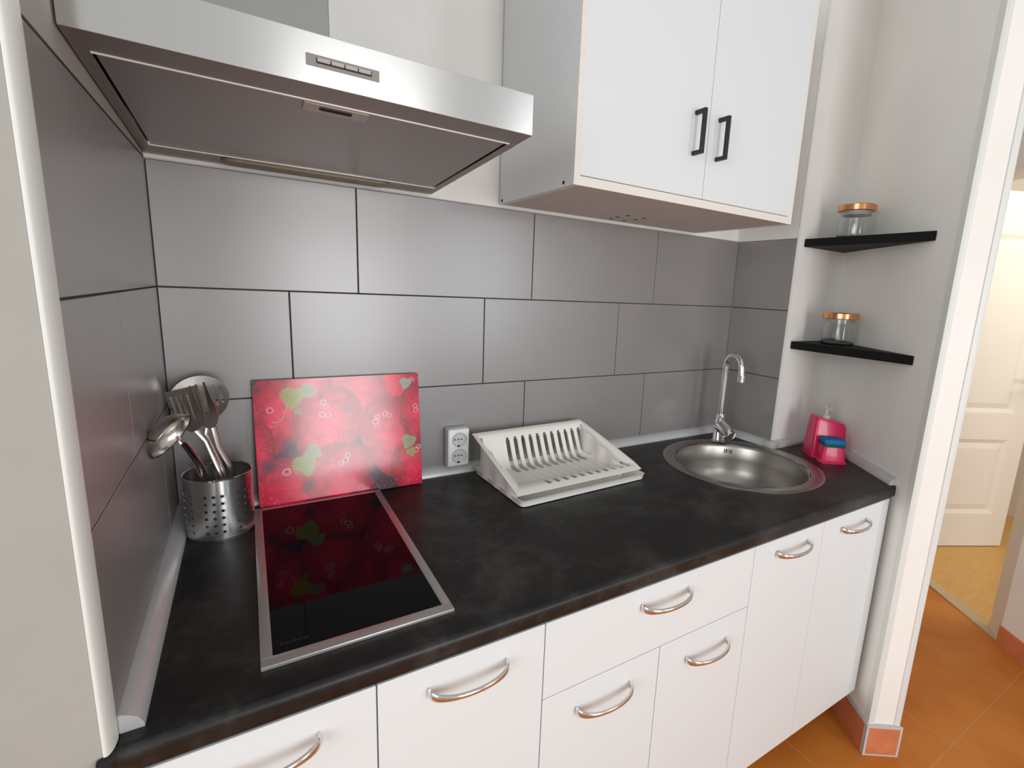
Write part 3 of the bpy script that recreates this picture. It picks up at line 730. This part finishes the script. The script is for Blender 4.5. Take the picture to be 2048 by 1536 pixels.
# ------------------------------------------------------------------ strawberry glass board
def board():
    W_, H_ = 0.343, 0.270; TH = 0.0045
    NX, NY = 420, 330
    rng = np.random.default_rng(5)
    uu, vv = np.meshgrid(np.linspace(0, 1, NX+1), np.linspace(0, 1, NY+1), indexing='ij')   # v from the top
    asp = W_/H_
    def nz(scale, seed):
        r = np.random.default_rng(seed); n_ = int(scale)+3; g = r.random((n_, n_))
        x = uu*scale; y = vv*scale/asp; xi = np.floor(x).astype(int); yi = np.floor(y).astype(int); fx = x-xi; fy = y-yi
        fx = fx*fx*(3-2*fx); fy = fy*fy*(3-2*fy)
        return g[xi, yi]*(1-fx)*(1-fy)+g[xi+1, yi]*fx*(1-fy)+g[xi, yi+1]*(1-fx)*fy+g[xi+1, yi+1]*fx*fy
    col = np.zeros((NX+1, NY+1, 3)); dark = np.array([0.05, 0.004, 0.02])
    col[:] = dark; col += 0.10*nz(7, 1)[..., None]*np.array([1, 0.25, 0.5])
    def put(mask, c):
        nonlocal col
        m = np.clip(mask, 0, 1)[..., None]; col = col*(1-m)+np.array(c)*m if np.ndim(c) == 1 else col*(1-m)+c*m
    berries = [(0.13, 0.28, 0.19, 0.32, 0.3), (0.78, 0.10, 0.30, 0.27, -0.2), (0.56, 0.18, 0.22, 0.30, 0.0), (0.40, 0.42, 0.21, 0.36, 0.15), (0.80, 0.55, 0.20, 0.36, -0.1),
               (0.15, 0.90, 0.20, 0.28, 0.1), (0.47, 0.88, 0.22, 0.33, -0.2), (0.95, 0.85, 0.17, 0.24, 0.1), (0.98, 0.35, 0.12, 0.28, 0.1), (0.02, 0.55, 0.08, 0.22, 0), (0.30, 0.06, 0.14, 0.14, 0)]
    for (bx, by, ra, rb, rot) in berries:
        dx = (uu-bx); dy = (vv-by)/asp
        X = dx*math.cos(rot)+dy*math.sin(rot); Y = -dx*math.sin(rot)+dy*math.cos(rot)
        Y2 = Y/(rb/asp*1.05); X2 = X/(ra*(1.0-0.28*np.clip(Y2, -1, 1)))
        d = np.sqrt(X2**2+Y2**2)
        base = np.array([0.86, 0.000, 0.050])[None, None]*(0.7+0.6*nz(24, 7)[..., None])
        glow = np.clip(1-d*0.9, 0, 1)[..., None]
        c = base*(0.42+0.75*glow)+glow*np.array([0.26, 0.01, 0.04])
        put(np.clip((1-d)*14, 0, 1), c)
    # water drops: fine pale dots and short strokes
    for i in range(2200):
        cx_, cy_ = rng.random(2); r = 0.0012+0.0022*rng.random()
        i0 = int(cx_*NX); j0 = int(cy_*NY); w = 3
        sl = (slice(max(0, i0-w), i0+w+1), slice(max(0, j0-w), j0+w+1))
        dd = ((uu[sl]-cx_)*(1 if rng.random() < .5 else 2.0))**2+((vv[sl]-cy_)/asp*0.75)**2
        m = np.clip(1.6-dd/r**2, 0, 1)[..., None]*0.40
        col[sl] = col[sl]*(1-m)+np.array([0.95, 0.45, 0.52])*m
    rings = [(0.085, 0.235, 0.020), (0.385, 0.20, 0.018), (0.40, 0.235, 0.016), (0.375, 0.30, 0.020), (0.41, 0.31, 0.018), (0.155, 0.735, 0.024), (0.515, 0.66, 0.018), (0.50, 0.70, 0.020), (0.47, 0.725, 0.018),
             (0.70, 0.40, 0.022), (0.715, 0.36, 0.018), (0.765, 0.34, 0.020), (0.79, 0.355, 0.018), (0.972, 0.29, 0.016), (0.975, 0.33, 0.018), (0.965, 0.69, 0.020), (0.985, 0.66, 0.016), (0.955, 0.05, 0.014)]
    for cx_, cy_, r in rings:
        d = np.sqrt((uu-cx_)**2+((vv-cy_)/asp)**2)/r
        put(np.clip(1.35-np.abs(d-0.8)*5.5, 0, 1)*0.85, np.array([0.98, 0.62, 0.68])); put(np.clip(1-d*1.9, 0, 1)*0.7, np.array([0.25, 0.0, 0.03]))
    for cx_, cy_, r, a0, a1 in ((0.13, 0.22, 0.045, -60, 60), (0.11, 0.27, 0.05, 20, 110), (0.10, 0.33, 0.03, 30, 150)):
        dx = uu-cx_; dy = (vv-cy_)/asp; d = np.sqrt(dx**2+dy**2)/r; an = np.degrees(np.arctan2(dy, dx))
        put(np.clip(1.2-np.abs(d-1)*9, 0, 1)*((an > a0) & (an < a1))*0.7, np.array([0.95, 0.5, 0.55]))
    # leaves: serrated fans
    leaves = [(0.21, 0.14, 0.075, 0.5, (0.50, 0.46, 0.03)), (0.30, 0.10, 0.055, -0.3, (0.42, 0.42, 0.25)), (0.26, 0.69, 0.078, 0.9, (0.42, 0.44, 0.08)), (0.31, 0.60, 0.055, -0.6, (0.40, 0.42, 0.18)),
              (0.915, 0.60, 0.055, 0.2, (0.45, 0.48, 0.22)), (0.93, 0.70, 0.035, 0.9, (0.46, 0.48, 0.12)), (0.91, 0.08, 0.045, 0.3, (0.55, 0.60, 0.50)), (0.235, 0.255, 0.028, 1.3, (0.35, 0.40, 0.05))]
    for cx_, cy_, r, rot, c in leaves:
        dx = uu-cx_; dy = (vv-cy_)/asp; an = np.arctan2(dy, dx)+rot; d = np.sqrt(dx**2+dy**2)
        edge = r*(0.80+0.13*np.cos(3*an)+0.05*np.cos(5*an+1)+0.16*np.abs(((an*11/PI) % 1)*2-1))
        vein = 0.75+0.35*np.abs(np.sin(an*9))*np.clip(d/r, 0, 1)
        put(np.clip((edge-d)/0.004, 0, 1), np.array(c)[None, None]*vein[..., None])
    for cx_, cy_, r, k_ in ((0.17, 0.54, 0.045, 0.8), (0.06, 0.68, 0.05, 0.7), (0.02, 0.07, 0.03, 0.8), (0.67, 0.85, 0.05, 0.9), (0.28, 0.87, 0.04, 0.6), (0.53, 0.27, 0.03, 0.6)):
        d = np.sqrt((uu-cx_)**2+((vv-cy_)/asp)**2)/r
        put(np.clip(1.25-d, 0, 1)*k_, np.array([0.09, 0.05, 0.12]))
    bm = bmesh.new()
    V = [[bm.verts.new((uu[i, j]*W_, -TH, (1-vv[i, j])*H_)) for j in range(NY+1)] for i in range(NX+1)]
    for i in range(NX):
        for j in range(NY): bm.faces.new((V[i][j], V[i][j+1], V[i+1][j+1], V[i+1][j]))
    me = bpy.data.meshes.new('printed_face'); bm.to_mesh(me); bm.free()
    ca = me.color_attributes.new('print', 'FLOAT_COLOR', 'POINT')
    buf = np.ones(((NX+1)*(NY+1), 4), dtype=np.float32); buf[:, :3] = np.clip(col*0.85, 0, 1).reshape(-1, 3)
    ca.data.foreach_set('color', buf.ravel())
    m, N, L, b = nmat('strawberry_print')
    at = N.new('ShaderNodeVertexColor'); at.layer_name = 'print'; L.new(at.outputs[0], b.inputs['Base Color'])
    b.inputs['Roughness'].default_value = 0.26; b.inputs['Specular IOR Level'].default_value = 0.0
    b.inputs['Coat Weight'].default_value = 1.0; b.inputs['Coat IOR'].default_value = 1.6; b.inputs['Coat Roughness'].default_value = 0.15
    tc = N.new('ShaderNodeTexCoord'); nt = N.new('ShaderNodeTexNoise'); nt.inputs['Scale'].default_value = 420; L.new(tc.outputs['Object'], nt.inputs[0])
    bp = N.new('ShaderNodeBump'); bp.inputs['Strength'].default_value = 0.3; bp.inputs['Distance'].default_value = 0.0005
    L.new(nt.outputs['Fac'], bp.inputs['Height']); L.new(bp.outputs[0], b.inputs['Normal'])
    me.materials.append(m)
    t = thing('cutting_board', 'glass cutting board printed with red strawberries, leaning on the tiles behind the hob', 'cutting board', (0.1395, -0.0415, 0.0015))
    t.rotation_euler = (math.radians(-7.3), 0, 0)
    f = bpy.data.objects.new('printed_face', me); COL.objects.link(f); f.parent = t
    M['red_edge'] = mat('red_glass_edge', (0.45, 0.004, 0.04), 0.15)
    bm = bmesh.new(); a = rrect(0, W_, 0, H_, 0.006)
    va = [bm.verts.new((x, -TH+0.0003, z)) for x, z in a]; vb = [bm.verts.new((x, 0.0, z)) for x, z in a]; k = len(a)
    bm.faces.new(va); bm.faces.new(vb[::-1])
    for i in range(k): bm.faces.new((va[i], vb[i], vb[(i+1) % k], va[(i+1) % k]))
    bm_obj('glass_slab', bm, 'red_edge', t, 40)
board()

# ------------------------------------------------------------------ utensil pot and utensils
PC = Vector((0.076, -0.106, 0.0005)); PR = 0.0545; PH = 0.118
t = thing('utensil_pot', 'perforated stainless steel utensil pot in the left corner of the worktop', 'utensil pot', PC)
bm = bmesh.new()
cols = 26; rows_z = [0.018+0.0138*i for i in range(6)]; cw = 2*PI/cols
def cyl(a, z, r=PR): return bm.verts.new((r*math.cos(a), r*math.sin(a), z))
for c in range(cols):
    ac = c*cw; a0, a1 = ac-cw/2, ac+cw/2
    has = (c % 4) != 1
    zlast = 0.0
    def quad(a, b, z0, z1, nseg=2):
        for s in range(nseg):
            p, q = a+(b-a)*s/nseg, a+(b-a)*(s+1)/nseg
            bm.faces.new((cyl(p, z0), cyl(q, z0), cyl(q, z1), cyl(p, z1)))
    half = 0.0069
    quad(a0, a1, 0.0, rows_z[0]-half)
    for z in rows_z:
        if not has: quad(a0, a1, z-half, z+half); continue
        hr = 0.0028
        outer = [(a1, z), (a1, z+half), (ac, z+half), (a0, z+half), (a0, z), (a0, z-half), (ac, z-half), (a1, z-half)]
        K2 = 16; inner = [(ac+hr*math.cos(2*PI*i/K2)/PR, z+hr*math.sin(2*PI*i/K2)) for i in range(K2)]
        ov = [cyl(*p) for p in outer]; iv = [cyl(*p) for p in inner]
        for i in range(8):
            bm.faces.new((iv[2*i], ov[i], ov[(i+1) % 8], iv[(2*i+1) % K2])); bm.faces.new((iv[(2*i+1) % K2], ov[(i+1) % 8], iv[(2*i+2) % K2]))
    quad(a0, a1, rows_z[-1]+half, PH-0.0012)
o = bm_obj('pot_wall', bm, 'steel', t, 50); solidify(o, 0.0009, -1)
bm = bmesh.new(); lathe(bm, [(0, 0.001), (PR-0.004, 0.001), (PR-0.001, 0.0), (PR+0.0006, 0.002), (PR+0.0006, 0.004), (PR-0.002, 0.003), (0, 0.003)], k=64); bm_obj('pot_base', bm, 'steel', t, 40)
bm = bmesh.new(); lathe(bm, [(PR-0.0010, PH-0.002), (PR+0.0007, PH-0.002), (PR+0.0010, PH-0.0005), (PR, PH+0.0006), (PR-0.0014, PH-0.0005)], k=64, closed=True); bm_obj('pot_rim', bm, 'chrome', t, 40)

def slab(pts2, c, ex, ey, th, holes=(), bend=0.0):
    """flat plate with holes; pts2 outline in (a,b), holes = list of outlines; placed at c with axes ex, ey"""
    c = Vector(c); ex = Vector(ex).normalized(); ey = Vector(ey); ey = (ey-ex*ey.dot(ex)).normalized(); ez = ex.cross(ey)
    vs = [Vector(p) for p in pts2]; edges = [(i, (i+1) % len(pts2)) for i in range(len(pts2))]; off = len(pts2)
    for h in holes:
        vs += [Vector(p) for p in h]; edges += [(off+i, off+(i+1) % len(h)) for i in range(len(h))]; off += len(h)
    r = delaunay_2d_cdt(vs, edges, [], 1, 1e-7)
    def inside(p, poly):
        s = False
        for i in range(len(poly)):
            a, b = poly[i], poly[i-1]
            if (a[1] > p.y) != (b[1] > p.y) and p.x < (b[0]-a[0])*(p.y-a[1])/(b[1]-a[1])+a[0]: s = not s
        return s
    bm = bmesh.new(); V = [bm.verts.new(c+ex*v.x+ey*v.y+ez*bend*(v.x*v.x+v.y*v.y)) for v in r[0]]
    for f in r[2]:
        m = sum((r[0][i] for i in f), Vector((0, 0)))/len(f)
        if any(inside(m, h) for h in holes): continue
        bm.faces.new([V[i] for i in f])
    return bm
def slot(cx_, y0_, y1_, w, tilt=0):
    return [(x+tilt*(y-y0_), y) for x, y in rrect(cx_-w/2, cx_+w/2, y0_, y1_, w*0.49, 4)]
CR, CU, CF = Vector(R_), Vector(U_), Vector(fwd)
def utensil(name, label, cat='kitchen utensil'):
    return thing(name, label, cat, (0, 0, 0), 0, 'utensils standing in the steel pot')
def shaft(parent, pts, rad, name='handle'):
    bm = bmesh.new(); tube(bm, pts, rad, 12, up=(0.5, -0.85, 0.1)); return bm_obj(name, bm, 'utensil', parent, 50)
base = Vector((PC.x, PC.y, 0))
# skimmer (slotted round spoon, rearmost)
t = utensil('skimmer', 'large round slotted steel skimmer, rearmost utensil in the pot')
c = Vector((0.054, -0.045, 0.245)); eyv = Vector((-0.25, 0.35, 0.90)); exv = Vector((0.93, -0.10, 0.22))
ol = [(0.049*math.cos(2*PI*i/40), 0.045*math.sin(2*PI*i/40)) for i in range(40)]
holes = [slot(x, -0.030+abs(x)*0.35, 0.030-abs(x)*0.35, 0.0042) for x in (-0.036, -0.026, -0.013, 0.0, 0.013, 0.026, 0.036)]
o = bm_obj('bowl', slab(ol, c, exv, eyv, 0.001, holes, 2.2), 'utensil', t, 60); solidify(o, 0.0011, 0)
shaft(t, [c-eyv.normalized()*0.044, (0.060, -0.064, 0.180), (0.082, -0.085, 0.115), (0.095, -0.105, 0.012)], [(0.0022, 0.007), (0.0025, 0.0045), (0.003, 0.0045), (0.0035, 0.006)])
# slotted turner
t = utensil('slotted_turner', 'rectangular slotted steel turner leaning left in the pot')
c = Vector((0.036, -0.088, 0.238)); eyv = Vector((-0.30, 0.10, 0.95)); exv = Vector((0.90, -0.42, 0.20))
ol = [(-0.028, 0.036), (0.028, 0.040), (0.027, -0.020), (0.020, -0.034), (0.006, -0.044), (-0.006, -0.044), (-0.020, -0.034), (-0.027, -0.020)]
holes = [slot(x, -0.022, 0.026, 0.0040) for x in (-0.019, -0.0095, 0.0, 0.0095, 0.019)]
o = bm_obj('blade', slab(ol, c, exv, eyv, 0.001, holes), 'utensil', t, 60); solidify(o, 0.0011, 0)
shaft(t, [c-eyv.normalized()*0.043, (0.062, -0.095, 0.175), (0.080, -0.102, 0.110), (0.098, -0.112, 0.010)], [(0.002, 0.0065), (0.0022, 0.005), (0.0028, 0.005), (0.0035, 0.006)])
# serving fork
t = utensil('serving_fork', 'two-tined steel serving fork standing upright in the pot')
c = Vector((0.066, -0.100, 0.228)); eyv = Vector((-0.33, 0.05, 0.94)); exv = Vector((0.92, -0.34, 0.18))
ol = [(-0.019, 0.006), (-0.0135, 0.057), (-0.0105, 0.057), (-0.007, 0.004), (0.007, 0.004), (0.0105, 0.060), (0.0135, 0.060), (0.019, 0.006), (0.018, -0.008), (0.012, -0.020), (0.005, -0.028), (-0.005, -0.028), (-0.012, -0.020), (-0.018, -0.008)]
o = bm_obj('tines', slab(ol, c, exv, eyv, 0.001, ()), 'utensil', t, 60); solidify(o, 0.0024, 0)
shaft(t, [c-eyv.normalized()*0.027, (0.080, -0.102, 0.165), (0.098, -0.096, 0.110), (0.108, -0.106, 0.010)], [(0.002, 0.006), (0.0028, 0.006), (0.0028, 0.0052), (0.0035, 0.006)])
# ladle
t = utensil('soup_ladle', 'deep round steel ladle tipped over the left rim of the pot', 'ladle')
c = Vector((0.0265, -0.230, 0.2275)); la = Vector((0.42, 0.88, 0.05)).normalized()
vd = (Vector((0.1396, -1.1832, 0.4841))-c); vd = (vd-la*vd.dot(la)).normalized(); e2 = la.cross(vd)
if e2.z > 0: e2 = -e2
nrm = (0.46*vd+0.89*e2).normalized(); wv = nrm.cross(la)
bm = bmesh.new(); q = nrm.to_track_quat('Z', 'Y').to_matrix().to_4x4()
prof = [(0.038*math.sin(math.radians(a)), -0.026*math.cos(math.radians(a))) for a in range(0, 91, 9)]+[(0.0405, 0.0005)]
prof[0] = (0, prof[0][1])
lathe(bm, prof, mtx=Matrix.Translation(c) @ q, k=48); o = bm_obj('bowl', bm, 'utensil', t, 50); solidify(o, 0.0011, 0)
rp = min((c+0.0385*(math.cos(a/20)*la+math.sin(a/20)*wv) for a in range(126)), key=lambda p: (p-Vector((0.038, -0.218, 0.216))).length)
shaft(t, [rp, (0.0395, -0.212, 0.209), (0.044, -0.200, 0.195), (0.052, -0.172, 0.162), (0.061, -0.137, 0.112), (0.085, -0.105, 0.012)], [(0.002, 0.005), (0.0022, 0.005), (0.0025, 0.006), (0.003, 0.0065), (0.003, 0.007), (0.0035, 0.007)])

# ------------------------------------------------------------------ soap caddy
ax = math.atan2(u.y, u.x)-0.10
t = thing('soap_dispenser', 'bright pink plastic soap dispenser with a sponge tray, beside the sink', 'soap dispenser', (1.612, -0.392, 0), ax)
# local x = along the wall away from the viewer, local y negative = towards the wall
bm = bmesh.new()
def loft(bm, secs):
    R_s = [[bm.verts.new((x, y, z)) for x, y in rrect(x0, x1, y0, y1, r)] for (x0, x1, y0, y1, r, z) in secs]
    k = len(R_s[0])
    for a, b in zip(R_s, R_s[1:]):
        for i in range(k): bm.faces.new((a[i], a[(i+1) % k], b[(i+1) % k], b[i]))
    bm.faces.new(R_s[0][::-1]); bm.faces.new(R_s[-1])
    return R_s
rs = loft(bm, [(0.048, 0.128, -0.096, 0.010, 0.010, 0.0), (0.048, 0.128, -0.096, 0.010, 0.010, 0.004), (0.056, 0.122, -0.090, 0.004, 0.010, 0.110), (0.060, 0.119, -0.086, 0.001, 0.012, 0.122)])
for v in rs[-1]+rs[-2]: v.co.z += (v.co.y+0.04)*0.22
bm_obj('reservoir', bm, 'pink', t, 40)
bm = bmesh.new()
secs = [(-0.002, 0.052, -0.080, 0.0, 0.010, 0.0), (-0.002, 0.052, -0.080, 0.0, 0.010, 0.005), (0.001, 0.052, -0.077, -0.003, 0.010, 0.008), (0.004, 0.052, -0.073, -0.006, 0.012, 0.052), (0.008, 0.050, -0.069, -0.010, 0.010, 0.054), (0.010, 0.049, -0.067, -0.012, 0.009, 0.046)]
loft(bm, secs); bm_obj('sponge_tray', bm, 'pink', t, 40)
bm = bmesh.new(); pc_ = (0.090, -0.036, 0.122)
lathe(bm, [(0, 0), (0.013, 0), (0.013, 0.010), (0.006, 0.014), (0.0045, 0.016), (0.0045, 0.028), (0.010, 0.030), (0.011, 0.040), (0.008, 0.046), (0, 0.047)], pc_, 28)
tube(bm, [(0.090, -0.036, 0.161), (0.072, -0.036, 0.164), (0.060, -0.036, 0.157)], 0.0045, 12)
bm_obj('pump', bm, 'pump', t, 40)
sp = thing('sponge', 'blue sponge with a green scouring side, on the pink dispenser', 'sponge', (1.612, -0.392, 0.0505), ax)
bm = bmesh.new(); box(bm, 0.000, 0.050, -0.070, -0.008, 0.0, 0.007, 0.002, 1); bm_obj('scouring_pad', bm, 'sponge_green', sp, 40)
bm = bmesh.new(); box(bm, 0.000, 0.050, -0.071, -0.007, 0.007, 0.024, 0.006, 3); bm_obj('foam', bm, 'sponge_blue', sp, 40)

# ------------------------------------------------------------------ corner shelves and jars
XS = 1.645
def shelf(z0, z1, label):
    bm = bmesh.new(); yw = -0.580
    prism(bm, [(XS, -D1-0.001), (XS, yw), (wy(yw)+0.004-0.006, yw), (wy(-D1-0.003)-0.003, -D1-0.001)][::1], z0, z1, 0.0012, 1)
    return tag(bm_obj('corner_shelf', bm, 'black_board'), label, 'shelf', 'black corner shelves')
shelf(0.6555, 0.6795, 'upper black corner shelf on the right partition wall')
shelf(0.3320, 0.3565, 'lower black corner shelf, above the pink soap dispenser')
def jar(x, y, z, label, hgt=0.088):
    t = thing('glass_jar', label, 'jar', (x, y, z), 0, 'glass jars with copper lids')
    bm = bmesh.new(); lathe(bm, [(0, 0.0005), (0.040, 0.0005), (0.045, 0.004), (0.046, 0.012), (0.0455, hgt*0.72), (0.043, hgt*0.82), (0.043, hgt), (0.0415, hgt), (0.0415, hgt*0.83), (0.044, hgt*0.71), (0.0445, 0.012), (0.043, 0.006), (0.038, 0.003), (0, 0.003)], k=48)
    bm_obj('jar_glass', bm, 'glass', t, 50)
    bm = bmesh.new(); lathe(bm, [(0, hgt+0.0015), (0.050, hgt+0.0015), (0.0515, hgt+0.003), (0.0515, hgt+0.018), (0.049, hgt+0.0205), (0, hgt+0.0205)], k=48)
    bm_obj('lid', bm, 'copper', t, 40)
    bm = bmesh.new(); lathe(bm, [(0.0412, hgt-0.010), (0.0412, hgt+0.0015), (0, hgt+0.0015), (0, hgt-0.002), (0.040, hgt-0.010)], k=32)
    bm_obj('seal', bm, 'pump', t, 40)
    return t
jar(1.722, -0.330, 0.6795, 'low glass jar with a copper lid on the upper corner shelf', 0.078)
jar(1.722, -0.330, 0.3565, 'low glass jar with a copper lid on the lower corner shelf', 0.080)
